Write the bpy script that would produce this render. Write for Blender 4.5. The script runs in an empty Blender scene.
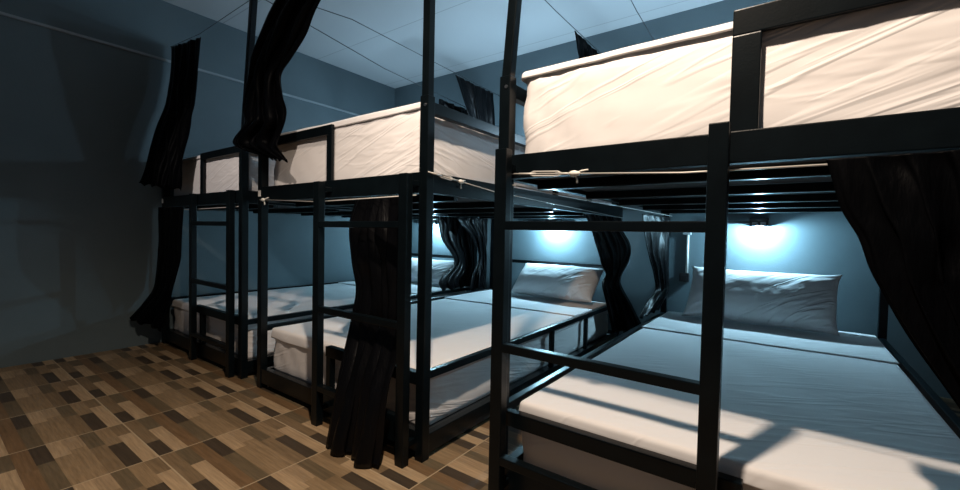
import bpy, bmesh, math, random
from mathutils import Vector, Matrix, noise
random.seed(4)
scene = bpy.context.scene
COL = scene.collection
YB = 4.80            # back wall
XL = -5.15           # left wall
ZC = 3.47            # ceiling

# ------------------------------------------------------------------ materials
def new_mat(name):
    m = bpy.data.materials.new(name); m.use_nodes = True
    nt = m.node_tree
    b = nt.nodes['Principled BSDF']
    return m, nt, b

def N(nt, t, **kw):
    n = nt.nodes.new(t)
    for k, v in kw.items():
        setattr(n, k, v)
    return n

def objco(nt, scale=(1, 1, 1), rot=(0, 0, 0)):
    tc = N(nt, 'ShaderNodeTexCoord')
    mp = N(nt, 'ShaderNodeMapping')
    mp.inputs['Scale'].default_value = scale
    mp.inputs['Rotation'].default_value = rot
    nt.links.new(tc.outputs['Object'], mp.inputs['Vector'])
    return mp.outputs['Vector']

def bump(nt, b, height, strength, dist):
    bp = N(nt, 'ShaderNodeBump')
    bp.inputs['Strength'].default_value = strength
    bp.inputs['Distance'].default_value = dist
    nt.links.new(height, bp.inputs['Height'])
    nt.links.new(bp.outputs['Normal'], b.inputs['Normal'])

def noise_tex(nt, vec, scale, detail=4, rough=.55):
    n = N(nt, 'ShaderNodeTexNoise')
    n.inputs['Scale'].default_value = scale
    n.inputs['Detail'].default_value = detail
    n.inputs['Roughness'].default_value = rough
    nt.links.new(vec, n.inputs['Vector'])
    return n

def ramp(nt, fac, stops):
    r = N(nt, 'ShaderNodeValToRGB')
    e = r.color_ramp.elements
    while len(e) < len(stops):
        e.new(.5)
    for i, (p, c) in enumerate(stops):
        e[i].position = p; e[i].color = (*c, 1)
    nt.links.new(fac, r.inputs['Fac'])
    return r.outputs['Color']

def plain(name, col, rough=.5, metal=0, spec=.5):
    m, nt, b = new_mat(name)
    b.inputs['Base Color'].default_value = (*col, 1)
    b.inputs['Roughness'].default_value = rough
    b.inputs['Metallic'].default_value = metal
    b.inputs['Specular IOR Level'].default_value = spec
    return m

def mat_steel():
    m, nt, b = new_mat('black_painted_steel')
    v = objco(nt)
    n = noise_tex(nt, v, 9, 5)
    c = ramp(nt, n.outputs['Fac'], [(.3, (.0016, .0032, .0044)), (.75, (.0030, .0058, .0078))])
    nt.links.new(c, b.inputs['Base Color'])
    b.inputs['Roughness'].default_value = .30
    b.inputs['Specular IOR Level'].default_value = .22
    n2 = noise_tex(nt, v, 160, 2)
    bump(nt, b, n2.outputs['Fac'], .12, .002)
    return m

def mat_linen(name, col, ang, amt=.5, across=13):
    m, nt, b = new_mat(name)
    L = nt.links
    def creases(a, sc, W, lo, hi):
        v = objco(nt, (1, 1, 1), a)
        mp = N(nt, 'ShaderNodeMapping'); mp.inputs['Scale'].default_value = sc
        L.new(v, mp.inputs['Vector'])
        n = noise_tex(nt, mp.outputs['Vector'], 1, 2, .5)
        n.inputs['Distortion'].default_value = W
        # narrow ridges where the noise crosses its middle
        s1 = N(nt, 'ShaderNodeMath', operation='SUBTRACT'); s1.inputs[1].default_value = .5
        L.new(n.outputs['Fac'], s1.inputs[0])
        s2 = N(nt, 'ShaderNodeMath', operation='ABSOLUTE'); L.new(s1.outputs[0], s2.inputs[0])
        mr = N(nt, 'ShaderNodeMapRange', interpolation_type='SMOOTHSTEP')
        mr.inputs['From Min'].default_value = 0; mr.inputs['From Max'].default_value = .09
        mr.inputs['To Min'].default_value = 1; mr.inputs['To Max'].default_value = 0
        L.new(s2.outputs[0], mr.inputs['Value'])
        msk = noise_tex(nt, objco(nt, (1.1, 1.1, 1.1)), 1.7, 1)
        mm = N(nt, 'ShaderNodeMapRange'); mm.inputs['From Min'].default_value = lo; mm.inputs['From Max'].default_value = hi
        L.new(msk.outputs['Fac'], mm.inputs['Value'])
        mu = N(nt, 'ShaderNodeMath', operation='MULTIPLY'); L.new(mr.outputs['Result'], mu.inputs[0]); L.new(mm.outputs['Result'], mu.inputs[1])
        return mu.outputs[0]
    c1 = creases(ang, (1.1, 1.1, across), .6, .38, .62)
    c2 = creases((ang[0] + .25, ang[1] - .3, .3), (1.6, 1.6, across * .7), .4, .5, .7)
    soft = noise_tex(nt, objco(nt, (1, 1, 2)), 3.2, 2, .4)
    ad = N(nt, 'ShaderNodeMath', operation='MULTIPLY_ADD'); ad.inputs[1].default_value = .6
    L.new(c2, ad.inputs[0]); L.new(c1, ad.inputs[2])
    a2 = N(nt, 'ShaderNodeMath', operation='MULTIPLY_ADD'); a2.inputs[1].default_value = 1.6
    L.new(soft.outputs['Fac'], a2.inputs[0]); L.new(ad.outputs[0], a2.inputs[2])
    bump(nt, b, a2.outputs[0], amt, .011)
    b.inputs['Base Color'].default_value = (*col, 1)
    b.inputs['Roughness'].default_value = .85
    b.inputs['Specular IOR Level'].default_value = .2
    b.inputs['Sheen Weight'].default_value = .1
    return m

def mat_cloth(name, rough, spec, base):
    m, nt, b = new_mat(name)
    v = objco(nt, (3, 3, .6))
    n = noise_tex(nt, v, 4, 4)
    c = ramp(nt, n.outputs['Fac'], [(.3, base), (.8, tuple(q * 2 for q in base))])
    nt.links.new(c, b.inputs['Base Color'])
    b.inputs['Roughness'].default_value = rough
    b.inputs['Specular IOR Level'].default_value = spec
    n2 = noise_tex(nt, objco(nt, (6, 6, 1.2)), 5, 4)
    bump(nt, b, n2.outputs['Fac'], .35, .02)
    return m

def mat_wall():
    m, nt, b = new_mat('dark_blue_grey_wall_paint')
    v = objco(nt)
    n = noise_tex(nt, v, 1.3, 5, .6)
    c = ramp(nt, n.outputs['Fac'], [(.3, (.098, .136, .153)), (.7, (.120, .163, .182))])
    nt.links.new(c, b.inputs['Base Color'])
    b.inputs['Roughness'].default_value = .62
    n2 = noise_tex(nt, v, 60, 4)
    bump(nt, b, n2.outputs['Fac'], .15, .006)
    return m

def mat_ceiling():
    m, nt, b = new_mat('ceiling_panels')
    tc = N(nt, 'ShaderNodeTexCoord')
    br = N(nt, 'ShaderNodeTexBrick')
    br.offset = 0; br.squash = 1
    br.inputs['Color1'].default_value = (.46, .49, .505, 1)
    br.inputs['Color2'].default_value = (.475, .505, .52, 1)
    br.inputs['Mortar'].default_value = (.32, .34, .35, 1)
    br.inputs['Scale'].default_value = 1
    br.inputs['Mortar Size'].default_value = .006
    br.inputs['Brick Width'].default_value = 60
    br.inputs['Row Height'].default_value = 1.2
    mp = N(nt, 'ShaderNodeMapping'); mp.inputs['Location'].default_value = (.55, .2, 0)
    nt.links.new(tc.outputs['Object'], mp.inputs['Vector'])
    nt.links.new(mp.outputs['Vector'], br.inputs['Vector'])
    nt.links.new(br.outputs['Color'], b.inputs['Base Color'])
    b.inputs['Roughness'].default_value = .8
    return m

def mat_floor():
    m, nt, b = new_mat('wood_look_floor_tiles')
    L = nt.links
    tc = N(nt, 'ShaderNodeTexCoord')
    sx = N(nt, 'ShaderNodeSeparateXYZ'); L.new(tc.outputs['Object'], sx.inputs[0])
    def M(op, a, c=None, d=None):
        n = N(nt, 'ShaderNodeMath', operation=op)
        for i, q in enumerate((a, c, d)):
            if q is None: continue
            if isinstance(q, (int, float)): n.inputs[i].default_value = q
            else: L.new(q, n.inputs[i])
        return n.outputs[0]
    T = .604
    u = M('DIVIDE', M('ADD', sx.outputs[0], 2.576 + 20 * T), T)      # tile units
    w = M('DIVIDE', M('ADD', sx.outputs[1], -.795 + 20 * T), T)
    iu, iw = M('FLOOR', u), M('FLOOR', w)
    fu, fw = M('FRACT', u), M('FRACT', w)
    row = M('FLOOR', M('MULTIPLY', fw, 9))
    # every tile carries the same printed set of planks: nine rows of two planks, each row with its own joint
    K = dict(d=(.066, .048, .032), o=(.140, .103, .060), m=(.205, .140, .078), r=(.180, .109, .055), t=(.275, .188, .105), l=(.410, .288, .170), h=(.335, .234, .138))
    rows = [('m', 'd', .66), ('o', 'l', .36), ('r', 'r', .5), ('d', 'o', .42), ('l', 't', .38), ('h', 't', .30), ('o', 'm', .40), ('t', 'd', .46), ('m', 'l', .30)]
    def steps(fac, cols):
        q = N(nt, 'ShaderNodeValToRGB'); q.color_ramp.interpolation = 'CONSTANT'
        e = q.color_ramp.elements
        while len(e) < len(cols): e.new(.5)
        for i, c_ in enumerate(cols):
            e[i].position = i / len(cols); e[i].color = (*c_, 1)
        L.new(fac, q.inputs['Fac']); return q.outputs['Color']
    joint = steps(M('DIVIDE', M('ADD', row, .5), 9), [(j, j, j) for _, _, j in rows])
    pc = M('GREATER_THAN', fu, joint)
    col = steps(M('DIVIDE', M('ADD', M('ADD', M('MULTIPLY', row, 2), pc), .5), 18), [K[c_] for r_ in rows for c_ in r_[:2]])
    wn2 = N(nt, 'ShaderNodeTexWhiteNoise', noise_dimensions='3D')
    cv2 = N(nt, 'ShaderNodeCombineXYZ')
    L.new(M('ADD', M('MULTIPLY', row, 7.13), pc), cv2.inputs[0]); L.new(iu, cv2.inputs[1]); L.new(iw, cv2.inputs[2])
    L.new(cv2.outputs[0], wn2.inputs['Vector'])
    # grain along x
    mp = N(nt, 'ShaderNodeMapping'); mp.inputs['Scale'].default_value = (3, 45, 1)
    L.new(tc.outputs['Object'], mp.inputs['Vector'])
    ad = N(nt, 'ShaderNodeVectorMath', operation='ADD')
    L.new(mp.outputs['Vector'], ad.inputs[0]); L.new(wn2.outputs['Color'], ad.inputs[1])
    g = noise_tex(nt, ad.outputs[0], 2.0, 6, .65)
    gm = N(nt, 'ShaderNodeMapRange'); gm.inputs['From Min'].default_value = .25; gm.inputs['From Max'].default_value = .75
    gm.inputs['To Min'].default_value = .62; gm.inputs['To Max'].default_value = 1.25
    L.new(g.outputs['Fac'], gm.inputs['Value'])
    mul = N(nt, 'ShaderNodeVectorMath', operation='SCALE')
    L.new(col, mul.inputs[0]); L.new(gm.outputs['Result'], mul.inputs['Scale'])
    # grout
    du = M('ABSOLUTE', M('SUBTRACT', fu, .5)); dw = M('ABSOLUTE', M('SUBTRACT', fw, .5))
    gr = M('GREATER_THAN', M('MAXIMUM', du, dw), .4945)
    mix = N(nt, 'ShaderNodeMix', data_type='RGBA')
    L.new(gr, mix.inputs['Factor']); L.new(mul.outputs[0], mix.inputs[6])
    mix.inputs[7].default_value = (.44, .34, .22, 1)
    L.new(mix.outputs[2], b.inputs['Base Color'])
    b.inputs['Roughness'].default_value = .42
    b.inputs['Specular IOR Level'].default_value = .35
    bump(nt, b, g.outputs['Fac'], .08, .003)
    return m

STEEL = mat_steel()
MATT = mat_linen('white_mattress_cotton', (.79, .765, .765), (.2, .32, 0), .26)
SHEET = mat_linen('white_sheet_cotton', (.80, .785, .79), (1.2, .5, .4), .16, 9)
PILW = mat_linen('white_pillow_cotton', (.74, .745, .76), (.6, .5, .2), .55, 10)
SATIN = mat_cloth('black_satin', .36, .2, (.0012, .0012, .0016))
VELVET = mat_cloth('black_velvet', .5, .045, (.0008, .0009, .0013))
WALL = mat_wall(); CEIL = mat_ceiling(); FLOOR = mat_floor()
BOARD = plain('dark_plywood', (.030, .034, .038), .85)
WIREM = plain('pale_coated_wire', (.55, .53, .50), .4, .2)
DARKW = plain('dark_wire', (.03, .033, .036), .5)
WHITEP = plain('white_plastic', (.75, .73, .68), .5)
BLACKP = plain('black_plastic', (.012, .012, .014), .35)
GREYP = plain('grey_plastic', (.36, .39, .41), .45)
STICK = plain('white_sticker', (.7, .7, .68), .6)
TRIMM = plain('pale_trim_paint', (.30, .34, .36), .4)
CHROME = plain('brushed_chrome', (.45, .47, .5), .3, 1)
mE, ntE, bE = new_mat('lit_lamp_lens')
bE.inputs['Base Color'].default_value = (.9, .95, 1, 1)
bE.inputs['Emission Color'].default_value = (.62, .88, 1, 1)
bE.inputs['Emission Strength'].default_value = 9
LENS = mE

# ------------------------------------------------------------------ mesh helpers
def box(bm, x0, x1, y0, y1, z0, z1, bev=.004, mat=None):
    r = bmesh.ops.create_cube(bm, size=1)
    vs = r['verts']
    for v in vs:
        v.co = Vector((x0 + (v.co.x + .5) * (x1 - x0), y0 + (v.co.y + .5) * (y1 - y0), z0 + (v.co.z + .5) * (z1 - z0)))
        if mat is not None: v.co = mat @ v.co
    if bev:
        es = list({e for v in vs for e in v.link_edges})
        bmesh.ops.bevel(bm, geom=es, offset=bev, segments=2, affect='EDGES', profile=.6)

def beam(bm, p, q, w, d, bev=.004):
    """square tube from p to q"""
    p, q = Vector(p), Vector(q)
    z = (q - p); L = z.length; z.normalize()
    x = Vector((1, 0, 0)) if abs(z.x) < .8 else Vector((0, 0, 1))
    x = (x - z * x.dot(z)).normalized(); y = z.cross(x)
    m = Matrix((x, y, z)).transposed().to_4x4(); m.translation = p
    box(bm, -w / 2, w / 2, -d / 2, d / 2, 0, L, bev, m)

def tube(bm, pts, r, n=8):
    pts = [Vector(p) for p in pts]
    rings = []
    for i, p in enumerate(pts):
        t = (pts[min(i + 1, len(pts) - 1)] - pts[max(i - 1, 0)]).normalized()
        a = Vector((0, 0, 1)) if abs(t.z) < .9 else Vector((1, 0, 0))
        u = t.cross(a).normalized(); v = t.cross(u)
        rr = r[i] if isinstance(r, (list, tuple)) else r
        rings.append([bm.verts.new(p + (u * math.cos(k * 2 * math.pi / n) + v * math.sin(k * 2 * math.pi / n)) * rr) for k in range(n)])
    for a, b2 in zip(rings, rings[1:]):
        for k in range(n):
            bm.faces.new((a[k], a[(k + 1) % n], b2[(k + 1) % n], b2[k]))
    bm.faces.new(rings[0]); bm.faces.new(list(reversed(rings[-1])))

def link(name, bm, mat, parent=None, smooth=False, base=None, recalc=True):
    """ONE mesh object; vertices are given in world space"""
    if recalc: bmesh.ops.recalc_face_normals(bm, faces=bm.faces[:])
    me = bpy.data.meshes.new(name)
    if parent is None:
        if base is None:
            xs = [v.co for v in bm.verts]
            base = Vector((sum(c.x for c in xs) / len(xs), sum(c.y for c in xs) / len(xs), min(c.z for c in xs)))
        base = Vector(base)
        for v in bm.verts: v.co -= base
    else:
        w = parent['wpos'] if 'wpos' in parent else None
        off = Vector(WPOS[parent.name])
        for v in bm.verts: v.co -= off
    bm.to_mesh(me); bm.free()
    if smooth:
        for p in me.polygons: p.use_smooth = True
    me.materials.append(mat)
    o = bpy.data.objects.new(name, me); COL.objects.link(o)
    if parent is None:
        o.location = base; WPOS[o.name] = tuple(base)
    else:
        o.parent = parent; WPOS[o.name] = WPOS[parent.name]
    return o
WPOS = {}

def tag(o, label, cat, group=None):
    o['label'] = label; o['category'] = cat
    if group: o['group'] = group
    return o

def thing(name, loc, label, cat, group=None):
    o = bpy.data.objects.new(name, None); COL.objects.link(o)
    o.empty_display_size = .1
    o.location = loc; WPOS[o.name] = tuple(loc)
    return tag(o, label, cat, group)

def structure(name, bm, mat):
    o = link(name, bm, mat); o['kind'] = 'structure'; return o

def one(fn, *a, **k):
    bm = bmesh.new(); fn(bm, *a, **k); return bm

# ------------------------------------------------------------------ the room
structure('floor', one(box, XL, 3.2, -1.5, YB, -.06, 0, 0), FLOOR)
bpy.data.objects['floor'].data.transform(Matrix.Translation(bpy.data.objects['floor'].location))
bpy.data.objects['floor'].location = (0, 0, 0)
structure('ceiling', one(box, XL, 3.2, -1.5, YB, ZC, ZC + .06, 0), CEIL)
c = bpy.data.objects['ceiling']; c.data.transform(Matrix.Translation(c.location)); c.location = (0, 0, 0)
structure('wall_left', one(box, XL - .1, XL, -1.5, YB + .1, -.06, ZC + .06, 0), WALL)
structure('wall_back', one(box, XL, 3.2, YB, YB + .1, -.06, ZC + .06, 0), WALL)
structure('trim_1', one(box, XL, XL + .018, -1.5, YB, 2.868, 2.892, .003), TRIMM)

# ------------------------------------------------------------------ bunk beds
W = .054
def bed(p, label):
    xl, xr = p['xl'], p['xr']           # post centres
    yf, yb = 1.63, 4.72
    zu0, zu1 = p['zu']
    root = thing('bunk_bed', ((xl + xr) / 2, (yf + yb) / 2, 0), label, 'bunk bed', 'black steel double bunk beds')
    h = W / 2
    def part(name, fn, *a, mat=STEEL, par=root, **k):
        return link(name, one(fn, *a, **k), mat, par)
    for x, y in ((xl, yf), (xr, yf), (xl, yb), (xr, yb)):
        part('post', box, x - h, x + h, y - h, y + h, 0, 1.88)
    for x, tilt in p['tall']:
        e = part('post_extension', beam, (x, yf, 1.86), (x + tilt, yf, 2.98), .044, .044)
        link('bolt', one(tube, [(x + .008, yf - .030, 1.83), (x + .008, yf - .022, 1.83)], .008), CHROME, e)
    a, b2 = xl + h, xr - h
    # upper deck
    part('foot_rail', box, a, b2, yf - .026, yf + .022, zu0, zu1)
    part('head_rail', box, a, b2, yb - .022, yb + .022, zu0, zu1)
    for x in (xl, xr):
        part('side_rail', box, x - .022, x + .022, yf + h, yb - h, zu0, zu1)
    for i in range(5):
        y = yf + .27 + i * .62
        part('slat', box, xl + .022, xr - .022, y - .02, y + .02, zu0 - .022, zu0 + .022, .006)
    part('deck_board', box, xl + .022, xr - .022, yf + .022, yb - .022, zu0 + .024, zu0 + .04, 0, mat=BOARD)
    # lower deck
    part('foot_rail', box, a, b2, yf - .022, yf + .022, .04, .15)
    part('head_rail', box, a, b2, yb - .022, yb + .022, .04, .15)
    for x in (xl, xr):
        part('side_rail', box, x - .022, x + .022, yf + h, yb - h, .03, .13)
    part('deck_board', box, xl + .022, xr - .022, yf + .022, yb - .022, .085, .105, 0, mat=BOARD)
    if p.get('mid', 1):
        part('head_rail', box, a, b2, yb - .018, yb + .018, .82, .86)
    # upper side guards
    zg0, zg1 = p.get('zg', (1.795, 1.855))
    for x in (xl, xr):
        g = part('guard_rail', box, x - .02, x + .02, yf + h, yb - h, zg0, zg1)
        for y in (3.13, 3.84):
            part('guard_upright', box, x - .018, x + .018, y - .02, y + .02, zu1, zg0, par=g)
        zl = p['zl']
        g = part('guard_rail', box, x - .018, x + .018, yf + h, yb - h, zl - .04, zl)
        for y in (3.13, 3.84):
            part('guard_upright', box, x - .016, x + .016, y - .02, y + .02, .13, zl - .04, par=g)
    # upper foot guard: rail from one post and an upright beside the ladder gap
    gx = p['gx']
    gw = p.get('gw', .052) / 2
    tz0, tz1 = p.get('ztop', (1.79, 1.852))
    if gx < (xl + xr) / 2: ga, gb = xl + h, gx + gw
    else: ga, gb = gx - gw, xr - h
    g = part('guard_rail', box, ga, gb, yf + .004, yf + .026, tz0, tz1)
    u = part('guard_upright', box, gx - gw, gx + gw, yf + .004, yf + .026, zu1, tz0, par=g)
    part('head_rail', box, a, b2, yb - .02, yb + .02, 1.80, 1.85)
    # lower foot guard across the ladder side
    la, lb = p['lg']
    zf = p['zf']
    g = part('guard_rail', box, la, lb, yf - .024, yf + .02, zf - .065, zf)
    ux = p['lu']
    part('guard_upright', box, ux - .022, ux + .022, yf - .022, yf + .018, .15, zf - .065, par=g)
    # ladder
    y = p['ly']
    for x in p['lx']:
        part('ladder_upright', box, x - .028, x + .028, y - .023, y + .023, 0, p['lz'])
        if y < yf - .06:
            for z in (zu1 - .06, .1):
                part('ladder_bracket', box, x - .015, x + .015, y + .022, yf - .025, z - .015, z + .015)
    for z in (1.222, .712, .235):
        part('ladder_rung', box, p['lx'][0] + .022, p['lx'][1] - .022, y - .022, y + .018, z - .018, z + .018)
    return root

bed(dict(xl=-1.025, xr=.60, zu=(1.428, 1.53), zl=.415, tall=((-1.025, .088),), gx=-.136, gw=.080, ztop=(1.842, 1.925),
         mid=0, lg=(-.998, -.10), zf=.405, lu=-.125, ly=1.523, lx=(-.972, -.188), lz=1.54),
    'black steel bunk bed nearest the camera on the right')
bed(dict(xl=-3.145, xr=-1.505, zu=(1.388, 1.495), zl=.46, tall=((-1.505, 0),), gx=-2.345,
         lg=(-2.32, -1.53), zf=.457, lu=-2.295, ly=1.523, lx=(-2.278, -1.545), lz=1.478),
    'black steel bunk bed in the middle with curtain behind its ladder')
bed(dict(xl=-5.085, xr=-3.445, zu=(1.385, 1.487), zl=.46, tall=((-3.445, .15),), gx=-4.245,
         lg=(-4.30, -3.47), zf=.485, lu=-4.19, ly=1.60 - .024, lx=(-4.266, -3.545), lz=1.487),
    'black steel bunk bed farthest away against the left wall')

# ------------------------------------------------------------------ mattresses, sheets
def soft_box(bm, x0, x1, y0, y1, z0, z1, r, res, wr=0, seed=0, keep_bottom=True):
    """rounded, lightly wrinkled block"""
    nx, ny, nz = (max(2, int((q1 - q0) / res)) for q0, q1 in ((x0, x1), (y0, y1), (z0, z1)))
    nx, ny = min(nx, 64), min(ny, 110)
    V = {}
    C = Vector(((x0 + x1) / 2, (y0 + y1) / 2, (z0 + z1) / 2))
    H = Vector(((x1 - x0) / 2 - r, (y1 - y0) / 2 - r, (z1 - z0) / 2 - r))
    def vert(i, j, k):
        if (i, j, k) in V: return V[(i, j, k)]
        p = Vector((x0 + (x1 - x0) * i / nx, y0 + (y1 - y0) * j / ny, z0 + (z1 - z0) * k / nz))
        d = p - C
        q = Vector([max(-H[a], min(H[a], d[a])) for a in range(3)])
        n = d - q
        if n.length > 1e-6:
            n.normalize(); p = C + q + n * r
        else: n = Vector((0, 0, 1))
        if wr:
            s = noise.noise(Vector((p.x * 1.6 + seed, p.y * 1.3, p.z * 4)))
            s += .5 * noise.noise(Vector((p.x * 4 + p.z * 9 + seed, p.y * 3.4 - p.z * 7, p.z * 9)))
            edge = 1.0
            if k == 0: edge = 0
            # fan of tucked creases near the corners
            cx = min(abs(p.x - x0), abs(p.x - x1)); cy = min(abs(p.y - y0), abs(p.y - y1))
            tuck = math.exp(-max(cx, cy) * 3.2) * math.sin((cx + cy) * 34 + (p.z - z0) * 26 + seed) * .9
            if abs(n.z) < .9: s += tuck * 1.1
            p = p + n * min(s * wr * edge, .003 if abs(n.z) < .9 else 1)
        V[(i, j, k)] = bm.verts.new(p)
        return V[(i, j, k)]
    def quad(a, b2, c2, d): bm.faces.new((a, b2, c2, d))
    for i in range(nx):
        for j in range(ny):
            quad(vert(i, j, nz), vert(i + 1, j, nz), vert(i + 1, j + 1, nz), vert(i, j + 1, nz))
            quad(vert(i, j, 0), vert(i, j + 1, 0), vert(i + 1, j + 1, 0), vert(i + 1, j, 0))
    for i in range(nx):
        for k in range(nz):
            quad(vert(i, 0, k), vert(i + 1, 0, k), vert(i + 1, 0, k + 1), vert(i, 0, k + 1))
            quad(vert(i, ny, k), vert(i, ny, k + 1), vert(i + 1, ny, k + 1), vert(i + 1, ny, k))
    for j in range(ny):
        for k in range(nz):
            quad(vert(0, j, k), vert(0, j, k + 1), vert(0, j + 1, k + 1), vert(0, j + 1, k))
            quad(vert(nx, j, k), vert(nx, j + 1, k), vert(nx, j + 1, k + 1), vert(nx, j, k + 1))

def sheet(bm, x0, x1, y0, y1, z, hang, seed, r=.022, off=.005, wav=.010):
    """a cloth lying over the block whose faces are x0, x1, y0; its wavy hem hangs over them"""
    nx, ny, ov = 70, 100, 8
    i_ = r - off
    ax0, ax1, ay0 = x0 + i_, x1 - i_, y0 + i_
    xs = [ax0 - hang * (ov - i) / ov for i in range(ov)] + [ax0 + (ax1 - ax0) * i / nx for i in range(nx + 1)] + [ax1 + hang * (i + 1) / ov for i in range(ov)]
    ys = [ay0 - hang * (ov - i) / ov for i in range(ov)] + [ay0 + (y1 - ay0) * i / ny for i in range(ny + 1)]
    grid = []
    for y in ys:
        row = []
        for x in xs:
            dx = min(x - ax0, 0) + max(x - ax1, 0); dy = min(y - ay0, 0)
            cx, cy = x - dx, y - dy
            e = max(abs(dx), abs(dy)); h_ = math.hypot(dx, dy)
            wob = .5 + .5 * noise.noise(Vector((x * 6 + seed, y * 6, 1.7)))
            big = noise.noise(Vector((x * 1.9 + seed, y * 1.9, 4.1)))
            ee = e * (.86 + .38 * big)
            if ee < r * 1.5708: o_, d_ = r * math.sin(ee / r), r * (1 - math.cos(ee / r))
            else:
                o_, d_ = r, r + (ee - r * 1.5708)
                o_ += wav * wob * min(1, (ee - r * 1.57) / .03)
            px, py = cx, cy
            if h_ > 1e-9: px += dx / h_ * o_; py += dy / h_ * o_
            pz = z - d_ + .004 * noise.noise(Vector((x * 2.2 + seed, y * 1.6, 0))) + .002 * noise.noise(Vector((x * 7 + seed, y * 3, 3)))
            row.append(bm.verts.new((px, py, pz)))
        grid.append(row)
    for a, b2 in zip(grid, grid[1:]):
        for i in range(len(a) - 1):
            bm.faces.new((a[i], a[i + 1], b2[i + 1], b2[i]))

def solid(o, th, off=-1):
    m = o.modifiers.new('thickness', 'SOLIDIFY'); m.thickness = th; m.offset = off
    return o

def mattress(x0, x1, y0, z0, z1, hang, label, sheet_end, seed, lower):
    bm = bmesh.new()
    soft_box(bm, x0, x1, y0, 4.64, z0, z1, .04, .045, .009, seed)
    m = link('mattress', bm, MATT, None, True, ((x0 + x1) / 2, (y0 + 4.64) / 2, z0))
    tag(m, label, 'mattress', 'white mattresses on the lower decks' if lower else 'white mattresses on the upper decks')
    bm = bmesh.new()
    sheet(bm, x0, x1, y0, 4.60, z1 + .012, hang, seed)
    s = link('bed_sheet', bm, SHEET, m, True, recalc=False)
    solid(s, .008)
    if lower:
        bm = bmesh.new()
        sheet(bm, x0, x1, sheet_end, 4.59, z1 + .024, .016, seed, .012, .006)
        solid(link('sheet_fold', bm, SHEET, m, True, recalc=False), .010)
    return m

mattress(-.980, .555, 1.668, 1.470, 1.897, .05, 'white mattress on the upper deck of the nearest bed on the right', 4.60, 1, False)
mattress(-.955, .545, 1.675, .107, .425, .085, 'white mattress on the lower deck of the nearest bed with barred shadow', 3.66, 2, True)
mattress(-3.095, -1.555, 1.670, 1.430, 1.870, .06, 'white mattress on the upper deck of the middle bed', 4.60, 3, False)
mattress(-3.095, -1.555, 1.675, .107, .435, .10, 'white mattress on the lower deck of the middle bed', 3.68, 4, True)
mattress(-5.035, -3.495, 1.670, 1.427, 1.845, .06, 'white mattress on the upper deck of the bed by the left wall', 4.60, 5, False)
mattress(-5.035, -3.495, 1.675, .107, .435, .10, 'white mattress on the lower deck of the bed by the left wall', 3.68, 6, True)

# ------------------------------------------------------------------ pillows
def pillow(cx, cy, cz, w, h, t, lean, turn, label, seed):
    bm = bmesh.new()
    nu, nv = 56, 36
    def pt(u, v, s):
        # pinched corners, bowed edges
        ex = 1 - .05 * (1 - abs(u)) * 0 - .045 * (1 - v * v) * 0
        x = u * w / 2 * (1 - .055 * (1 - abs(v) ** 3))if abs(u) > .0 else 0
        x = u * w / 2 * (1 - .05 * (1 - v ** 4) * abs(u) ** 3)
        y = v * h / 2 * (1 - .09 * (1 - u ** 4) * abs(v) ** 3)
        th = t / 2 * ((1 - abs(u) ** 3.2) ** .55) * ((1 - abs(v) ** 2.6) ** .6)
        wr = noise.noise(Vector((u * 3 + seed, v * 3, s))) * .006 + noise.noise(Vector((u * 9 + v * 5 + seed, v * 7, s))) * .003
        corner = (abs(u) * abs(v)) ** 2
        wr += corner * .012 * math.sin((u * 3 - v * 4) * 6 + seed)
        z = s * (th + wr * min(1, th * 14))
        # sag
        y -= .02 * (1 - u * u) * (v > 0) * v
        return Vector((x, z, y))
    R = Matrix.Translation((cx, cy, cz)) @ Matrix.Rotation(turn, 4, 'Z') @ Matrix.Rotation(-lean, 4, 'X')
    G = {}
    for s in (-1, 1):
        for i in range(nu + 1):
            for j in range(nv + 1):
                u, v = -1 + 2 * i / nu, -1 + 2 * j / nv
                rim = i in (0, nu) or j in (0, nv)
                key = (i, j, 0 if rim else s)
                if key not in G:
                    p = pt(u, v, 0 if rim else s)
                    if rim: p.y = 0
                    G[key] = bm.verts.new(R @ p)
    def g(i, j, s): return G[(i, j, 0)] if (i in (0, nu) or j in (0, nv)) else G[(i, j, s)]
    for s in (-1, 1):
        for i in range(nu):
            for j in range(nv):
                q = (g(i, j, s), g(i + 1, j, s), g(i + 1, j + 1, s), g(i, j + 1, s))
                bm.faces.new(q if s < 0 else tuple(reversed(q)))
    o = link('pillow', bm, PILW, None, True)
    tag(o, label, 'pillow', 'white pillows at the heads of the lower bunks')
    return o

# ------------------------------------------------------------------ curtains
def catmull(a, b2, c2, d, t):
    return .5 * ((2 * b2) + (c2 - a) * t + (2 * a - 5 * b2 + 4 * c2 - d) * t * t + (3 * b2 - a - 3 * c2 + d) * t ** 3)

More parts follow.
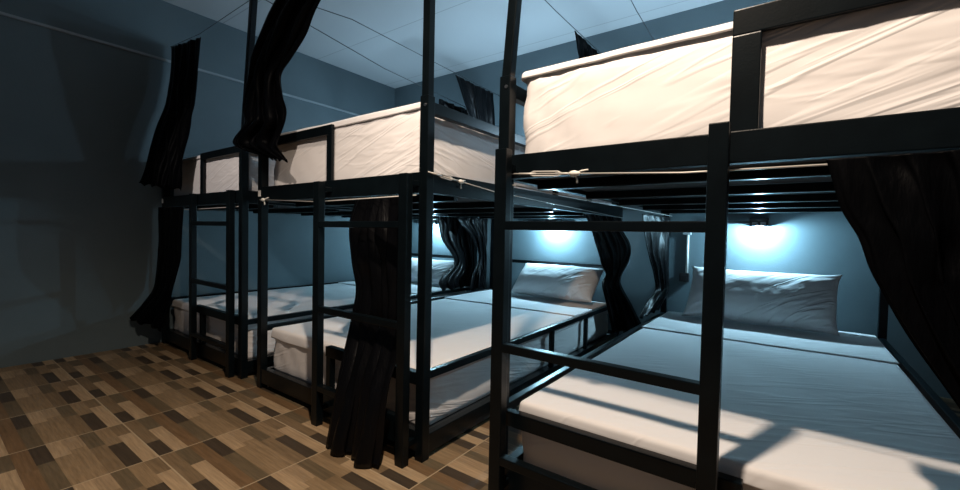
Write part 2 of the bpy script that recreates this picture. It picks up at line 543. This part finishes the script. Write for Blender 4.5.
def curtain(stations, folds, label, seed, cloth=None, group='black curtains'):
    """stations from top to bottom: (left point, right point, fold depth)"""
    S = [(Vector(l), Vector(r), a) for l, r, a in stations]
    bm = bmesh.new()
    sub = 7; cols = folds * 10
    rows = []
    for i in range(len(S) - 1):
        A, B, C2, D = S[max(i - 1, 0)], S[i], S[i + 1], S[min(i + 2, len(S) - 1)]
        for k in range(sub + (1 if i == len(S) - 2 else 0)):
            t = k / sub
            rows.append((catmull(A[0], B[0], C2[0], D[0], t), catmull(A[1], B[1], C2[1], D[1], t), B[2] + (C2[2] - B[2]) * t))
    grid = []
    n_r = len(rows)
    for ri, (l, r, a) in enumerate(rows):
        d = r - l
        nrm = Vector((d.y, -d.x, 0)); nrm = nrm.normalized() if nrm.length > 1e-5 else Vector((0, -1, 0))
        v = ri / (n_r - 1)
        row = []
        for c2 in range(cols + 1):
            s = c2 / cols
            ph = noise.noise(Vector((s * 2.5, v * 2.6, seed))) * 3.2
            f = math.sin(2 * math.pi * folds * s + ph + seed)
            f = f * .42 + .50 * math.sin(2 * math.pi * folds * .43 * s + ph * 2.2 + seed * 2.1)
            f += .55 * noise.noise(Vector((s * folds * .9, v * 3.2, seed + 9))) + .25 * noise.noise(Vector((s * folds * 2.3, v * 9, seed + 5)))
            f *= .8
            env = min(1, .35 + 3 * s, .35 + 3 * (1 - s))
            p = l + d * s + nrm * (a * f * env)
            p += d.normalized() * (a * .5 * math.sin(2 * math.pi * folds * s * 1.0 + ph + 1.3)) * env * (.0 if c2 in (0, cols) else 1)
            if ri == n_r - 1:
                p.z += .012 * math.sin(s * folds * 4 + seed)
            row.append(bm.verts.new(p))
        grid.append(row)
    for a, b2 in zip(grid, grid[1:]):
        for i in range(cols):
            bm.faces.new((a[i], a[i + 1], b2[i + 1], b2[i]))
    o = link('curtain', bm, SATIN if seed in (4, 6, 7, 10, 11, 12, 13) else VELVET, None, True)
    solid(o, .004, 0)
    tag(o, label, 'curtain', group)
    return o

def cloth_strip(Ls, Rs, amps):
    return [(l, r, a) for l, r, a in zip(Ls, Rs, amps)]

# foot end, upper decks
curtain(cloth_strip(
    [(-5.09, 1.687, 3.014), (-5.09, 1.678, 2.73), (-5.09, 1.635, 2.417), (-5.09, 1.549, 2.149), (-5.09, 1.482, 1.842), (-5.09, 1.408, 1.598)],
    [(-4.035, 1.55, 2.794), (-4.095, 1.55, 2.531), (-4.177, 1.55, 2.248), (-4.261, 1.55, 2.044), (-4.371, 1.54, 1.79), (-4.439, 1.54, 1.524)],
    [.02, .03, .035, .035, .035, .045]), 7, 'black curtain hanging beside the left wall above the farthest bed', 1)
curtain(cloth_strip(
    [(-2.60, 1.56, 2.94), (-2.672, 1.54, 2.80), (-2.857, 1.52, 2.642), (-2.976, 1.52, 2.526), (-3.1, 1.52, 2.39), (-3.157, 1.52, 2.289), (-3.2, 1.52, 2.155), (-3.184, 1.50, 2.044), (-3.124, 1.49, 1.943), (-3.289, 1.49, 1.855), (-3.273, 1.48, 1.795), (-3.093, 1.49, 1.733), (-2.845, 1.52, 1.669)],
    [(-1.95, 1.56, 2.94), (-2.12, 1.54, 2.70), (-2.324, 1.52, 2.489), (-2.428, 1.52, 2.385), (-2.594, 1.52, 2.277), (-2.701, 1.52, 2.197), (-2.674, 1.52, 2.062), (-2.59, 1.50, 1.952), (-2.589, 1.49, 1.869), (-2.646, 1.49, 1.781), (-2.658, 1.48, 1.73), (-2.645, 1.49, 1.69), (-2.62, 1.52, 1.63)],
    [.02, .03, .04, .045, .045, .05, .05, .05, .05, .055, .055, .05, .03]), 6, 'black curtain knotted back at the post between the two farther beds', 2)
# foot end, lower decks
curtain(cloth_strip(
    [(-5.09, 1.57, 1.38), (-5.09, 1.57, 1.05), (-5.09, 1.56, .85), (-5.09, 1.53, .58), (-5.09, 1.44, .43), (-5.09, 1.33, .295)],
    [(-4.465, 1.575, 1.373), (-4.466, 1.56, 1.07), (-4.488, 1.56, .883), (-4.60, 1.55, .67), (-4.69, 1.54, .49), (-4.74, 1.48, .20)],
    [.012, .02, .022, .025, .03, .035]), 5, 'black curtain flaring onto the left wall beside the farthest lower bunk', 3)
curtain(cloth_strip(
    [(-2.046, 1.618, 1.382), (-2.10, 1.605, 1.22), (-2.07, 1.60, 1.02), (-2.02, 1.60, .86), (-2.03, 1.585, .71), (-2.03, 1.56, .60), (-2.00, 1.48, .40), (-1.985, 1.42, .20), (-1.985, 1.385, .014)],
    [(-1.60, 1.618, 1.382), (-1.605, 1.605, 1.22), (-1.605, 1.60, 1.02), (-1.605, 1.60, .86), (-1.60, 1.585, .71), (-1.60, 1.56, .60), (-1.60, 1.485, .40), (-1.60, 1.45, .20), (-1.60, 1.41, .014)],
    [.010, .028, .034, .030, .018, .018, .035, .045, .05]), 6, 'long black satin curtain falling to the floor behind the middle ladder', 4)
curtain(cloth_strip(
    [(.069, 1.565, 1.415), (.082, 1.565, 1.365), (.107, 1.565, 1.272), (.144, 1.562, 1.196), (.168, 1.56, 1.116), (.194, 1.56, 1.057), (.25, 1.56, .94), (.36, 1.56, .75), (.43, 1.56, .60), (.44, 1.56, .35), (.42, 1.56, .06)],
    [(.56, 1.565, 1.415), (.565, 1.565, 1.365), (.565, 1.565, 1.272), (.565, 1.562, 1.196), (.565, 1.56, 1.116), (.565, 1.56, 1.057), (.565, 1.56, .94), (.56, 1.56, .75), (.555, 1.56, .60), (.56, 1.56, .35), (.56, 1.56, .06)],
    [.012, .02, .025, .028, .03, .03, .03, .03, .025, .03, .035]), 7, 'black curtain drawn to the right edge under the nearest upper bunk', 5)
# head end, upper decks
def side(X, yl, yr, zs, amps, folds, label, seed):
    curtain([((X, a, z), (X, b, z), m) for a, b, z, m in zip(yl, yr, zs, amps)], folds, label, seed)
side(-3.435, (3.92, 3.95, 4.05, 4.1), (4.60, 4.62, 4.66, 4.66), (2.79, 2.55, 2.2, 1.9), (.03, .045, .045, .045), 6,
     'black curtain at the far upper bunk, shorter and left of its neighbour', 6)
side(-3.13, (3.84, 3.99, 4.15, 4.27, 4.3), (4.62, 4.65, 4.68, 4.69, 4.69), (2.985, 2.76, 2.5, 2.3, 1.9), (.02, .04, .045, .045, .045), 7,
     'black pleated curtain at the back wall above the middle upper bunk', 7)
side(-1.49, (3.38, 3.43, 3.5, 3.6, 3.62), (4.05, 4.12, 4.08, 4.02, 4.0), (2.875, 2.77, 2.67, 2.4, 1.9), (.012, .03, .04, .04, .04), 6,
     'black curtain point showing above the nearest mattress under the ceiling', 8)
side(-1.03, (3.97, 3.98, 4.0, 4.05), (4.6, 4.6, 4.6, 4.6), (2.90, 2.7, 2.4, 1.95), (.012, .03, .04, .04), 5,
     'curtain tip barely showing over the nearest upper mattress at right', 9)
# head end, lower decks
side(-3.385, (3.88, 3.90, 3.965, 4.204, 3.93, 3.98), (4.66,) * 6, (1.375, 1.27, 1.09, .82, .60, .48), (.025, .035, .035, .03, .035, .03), 6,
     'dark curtain gathered beside the pillow of the farthest lower bunk', 10)
side(-3.205, (4.02, 4.08, 4.36, 4.48, 4.36, 4.30), (4.66,) * 6, (1.375, 1.30, 1.098, .867, .654, .47), (.025, .03, .035, .03, .03, .03), 5,
     'dark pleated curtain at the head of the middle lower bunk, left side', 11)
curtain(cloth_strip(
    [(-1.47, 3.652, 1.375), (-1.45, 3.734, 1.261), (-1.44, 3.898, 1.051), (-1.44, 4.041, .914), (-1.44, 4.16, .811), (-1.44, 4.057, .721), (-1.43, 4.186, .503), (-1.42, 4.35, .20)],
    [(-1.46, 4.46, 1.375), (-1.44, 4.545, 1.279), (-1.356, 4.65, 1.102), (-1.361, 4.65, .933), (-1.42, 4.599, .76), (-1.43, 4.62, .65), (-1.33, 4.66, .458), (-1.19, 4.66, .20)],
    [.02, .03, .035, .035, .03, .03, .035, .035]), 7, 'black curtain pinched at its middle behind the pillow of the middle bunk', 12)
curtain(cloth_strip(
    [(-1.06, 3.935, 1.385), (-1.06, 4.016, 1.271), (-1.06, 4.141, 1.062), (-1.06, 4.40, .81), (-1.06, 4.48, .66), (-1.075, 4.234, .57), (-1.085, 3.99, .44)],
    [(-.985, 4.65, 1.385), (-.985, 4.65, 1.271), (-.985, 4.65, 1.062), (-.975, 4.66, .81), (-.970, 4.66, .68), (-.985, 4.66, .60), (-1.06, 4.66, .44)],
    [.015, .03, .032, .028, .028, .03, .02]), 6, 'black curtain hanging in glossy folds left of the nearest bunk headboard', 13)

# ------------------------------------------------------------------ curtain wires
def wire(pts, label, buckle=None, tie=None, r=.0032, group='thin curtain wires'):
    P = [Vector(p) for p in pts]
    o = link('curtain_wire', one(tube, P, r, 6), DARKW if P[0].z > 2 else WIREM, None, True)
    tag(o, label, 'wire', group)
    d = (P[1] - P[0]).normalized()
    sd = d.cross(Vector((0, 0, 1))).normalized(); up = sd.cross(d)
    def on(t): return P[0] + d * t
    if buckle:
        a, b2 = buckle
        bm = bmesh.new()
        for s in (-1, 1):
            tube(bm, [on(a) , on(a + .02) + up * s * .009, on(b2 - .02) + up * s * .009, on(b2)], .0035, 6)
        tube(bm, [on(a - .05), on(a + .03)], .005, 6); tube(bm, [on(b2 - .03), on(b2 + .04)], .005, 6)
        link('turnbuckle', bm, WIREM, o, True)
    for t in (tie or ()):
        bm = bmesh.new()
        tube(bm, [on(t - .022), on(t - .012), on(t), on(t + .012), on(t + .022)], [.006, .011, .013, .010, .006], 8)
        tube(bm, [on(t), on(t + .01) - up * .022 - sd * .008, on(t + .012) - up * .036 - sd * .006], .004, 6)
        tube(bm, [on(t), on(t + .025) + up * .012 - sd * .01, on(t + .05) + up * .016 - sd * .012], .0035, 6)
        link('zip_tie', bm, WHITEP, o, True)
    return o
wire([(-.985, 1.588, 1.446), (-.30, 1.588, 1.405), (.57, 1.588, 1.40)], 'wire with turnbuckle and white tie below the nearest upper bunk foot rail', (.10, .25), (.30,))
wire([(-1.466, 1.60, 1.49), (-1.466, 2.2, 1.443), (-1.466, 4.70, 1.38)], 'wire with turnbuckle and white tie along the middle upper bunk side', (.08, .20), (.27,))
wire([(-3.115, 1.588, 1.40), (-2.4, 1.588, 1.365), (-1.535, 1.588, 1.375)], 'wire under the foot rail of the middle upper bunk', None, (.05,))
wire([(-5.055, 1.62, 1.365), (-4.5, 1.62, 1.350), (-3.475, 1.62, 1.360)], 'wire under the foot rail of the farthest upper bunk', None, (.03,))
wire([(-.972, 1.60, 1.398), (-.972, 3, 1.394), (-.972, 4.69, 1.396)], 'wire along the left side of the nearest upper bunk')
wire([(-3.27, 1.63, 2.945), (-3.385, 3.0, 2.85), (-3.38, YB, 2.77)], 'wire crossing below the ceiling to the far left back corner')
wire([(-3.27, 1.64, 3.0), (-3.13, 2.4, 3.03), (-3.12, YB, 2.985)], 'wire crossing below the ceiling to the pleated upper curtain')
wire([(-1.505, 1.656, 2.93), (-1.48, 3.0, 2.875), (-1.47, YB, 2.88)], 'wire running to the curtain point above the nearest mattress')
wire([(-.93, 1.656, 2.96), (-1.03, 3.5, 2.95), (-1.04, YB, 2.90)], 'short wire dropping to the small curtain tip at right')
wire([(-3.33, 1.63, 2.93), (-4.2, 1.60, 2.88), (XL, 1.69, 3.03)], 'dark wire holding the curtain by the left wall', r=.0025)
wire([(-3.27, 1.60, 2.955), (-2.3, 1.60, 2.935), (-1.53, 1.60, 2.955)], 'wire above the middle bunk holding the knotted curtain', r=.0025)

# ------------------------------------------------------------------ lamps and sockets on the back wall
def reading_lamp(x, label):
    t = thing('reading_lamp', (x, YB, 1.28), label, 'lamp', 'reading lamps over the lower pillows')
    bm = bmesh.new()
    box(bm, x - .36, x - .05, YB - .05, YB - .02, 1.322, 1.348, .006)
    box(bm, x - .37, x - .33, YB - .05, YB, 1.31, 1.36, .004)
    link('arm', bm, BLACKP, t)
    bm = bmesh.new()
    box(bm, x - .075, x + .075, YB - .17, YB, 1.345, 1.378, .014)
    for q0, q1, r0_, r1_ in ((x - .07, x - .062, YB - .165, YB), (x + .062, x + .07, YB - .165, YB), (x - .07, x + .07, YB - .165, YB - .157)):
        box(bm, q0, q1, r0_, r1_, 1.298, 1.35, .002)
    link('lamp_head', bm, BLACKP, t)
    for s in (-1, 1):
        link('reflector', one(box, x + s * .031 - .020, x + s * .031 + .020, YB - .173, YB - .164, 1.300, 1.335, .003), CHROME, t)
        link('lens', one(box, x + s * .031 - .026, x + s * .031 + .026, YB - .150, YB - .012, 1.315, 1.335, .004), LENS, t)
reading_lamp(-.24, 'small black reading lamp glowing above the pillow of the nearest bunk')
reading_lamp(-2.28, 'black reading lamp hidden by a rung, glowing over the middle pillow')
reading_lamp(-4.15, 'reading lamp lighting the wall at the farthest lower bunk')

t = thing('power_conduit', (-.85, YB, .80), 'grey vertical conduit with junction box left of the nearest pillow', 'conduit')
link('conduit_pipe', one(tube, [(-.835, YB - .015, .80), (-.835, YB - .015, 1.26)], .011, 10), WHITEP, t, True)
link('junction_box', one(box, -.88, -.805, YB - .05, YB, 1.21, 1.29, .006), GREYP, t)
t = thing('wall_socket', (-.855, YB, .735), 'small black wall socket at the end of the conduit', 'socket')
link('socket_box', one(box, -.90, -.81, YB - .045, YB, .735, .825, .008), BLACKP, t)
link('socket_face', one(box, -.878, -.832, YB - .048, YB - .044, .757, .803, .002), BLACKP, t)

# white stickers on the front of two posts are parts of their beds
beds = [o for o in bpy.data.objects if o.name.startswith('bunk_bed')]
for b_, x in ((beds[1], -3.145), (beds[2], -5.085)):
    s = link('sticker', one(box, x - .016, x + .016, 1.600, 1.6035, 1.425, 1.47, 0), STICK, b_)
    s['label'] = 'small white sticker'

# ------------------------------------------------------------------ pillows
pillow(-.225, 4.42, .69, 1.10, .55, .30, math.radians(36), math.radians(-4), 'white pillow under the lamp on the nearest lower bunk', 1)
pillow(-2.10, 4.43, .665, 1.02, .46, .30, math.radians(44), math.radians(-4), 'white pillow with warm lit end on the middle lower bunk', 2)
pillow(-4.10, 4.46, .65, 1.10, .42, .20, math.radians(40), math.radians(-2), 'white pillow half hidden by curtains on the farthest lower bunk', 3)

# ------------------------------------------------------------------ light
def light(kind, name, loc, energy, col, size, rot=None, **kw):
    d = bpy.data.lights.new(name, kind); d.energy = energy; d.color = col
    if kind in ('POINT', 'SPOT'): d.shadow_soft_size = size
    for k, v in kw.items(): setattr(d, k, v)
    o = bpy.data.objects.new(name, d); COL.objects.link(o); o.location = loc
    if rot: o.rotation_euler = rot
    return o
light('SPOT', 'ceiling_lamp_light', (-.5, .55, 3.36), 410, (1, .815, .645), .05, (0, 0, 0), spot_size=math.radians(140), spot_blend=.8)
def aim(p, q): return (Vector(q) - Vector(p)).to_track_quat('-Z', 'Y').to_euler()
P2 = (-2.6, -.6, 3.3)
light('SPOT', 'added_fill_spot', P2, 200, (1, .88, .80), .08, aim(P2, (-4.05, 1.66, 1.62)), spot_size=math.radians(30), spot_blend=.5)  # added fill, not a fixture of the room: brightens the farthest bed
P3 = (-.55, -.7, 3.3)
light('SPOT', 'added_fill_spot', P3, 260, (1, .84, .70), .06, aim(P3, (-2.35, 1.66, 1.72)), spot_size=math.radians(31), spot_blend=.6)  # second added fill spot, lifts the front of the middle upper mattress
COOL = (.44, .79, 1.0)
for x, e in ((-.24, 62), (-2.28, 66), (-4.15, 52)):
    light('POINT', 'reading_lamp_light', (x, YB - .145, 1.288), e, COOL, .022)
for x, e in ((-.24, 50), (-2.28, 45), (-4.15, 22)):
    light('POINT', 'upper_lamp_light', (x, YB - .6, 2.2), e, (.52, .79, 1.0), .06)
w = bpy.data.worlds.new('World'); scene.world = w; w.use_nodes = True
w.node_tree.nodes['Background'].inputs['Color'].default_value = (.62, .75, .9, 1)
w.node_tree.nodes['Background'].inputs['Strength'].default_value = .055

# ------------------------------------------------------------------ camera
cam = bpy.data.cameras.new('camera'); co = bpy.data.objects.new('camera', cam); COL.objects.link(co)
r = Vector((.798344, .601870, .019894)); u = Vector((-.033, .011, .9994)); f = Vector((-.602, .798, -.029))
yaw, pitch, roll = math.radians(-37.03286429), math.radians(-1.66984504), math.radians(1.13986836)
cy, sy = math.cos(yaw), math.sin(yaw)
f = Vector((sy * math.cos(pitch), cy * math.cos(pitch), math.sin(pitch)))
r0 = Vector((cy, -sy, 0)); u0 = r0.cross(f)
r = r0 * math.cos(roll) + u0 * math.sin(roll); u = -r0 * math.sin(roll) + u0 * math.cos(roll)
m = Matrix((r, u, -f)).transposed().to_4x4(); m.translation = (0, 0, 1.19)
co.matrix_world = m
cam.sensor_width = 36; cam.lens = 36 * 428.855 / 960; cam.shift_x = 12 / 960
cam.clip_start = .02
scene.camera = co
vs = scene.view_settings
vs.view_transform = 'Standard'; vs.look = 'None'; vs.exposure = 0; vs.gamma = 1; vs.use_curve_mapping = False
scene.cycles.max_bounces = 8
scene.cycles.use_denoising = True
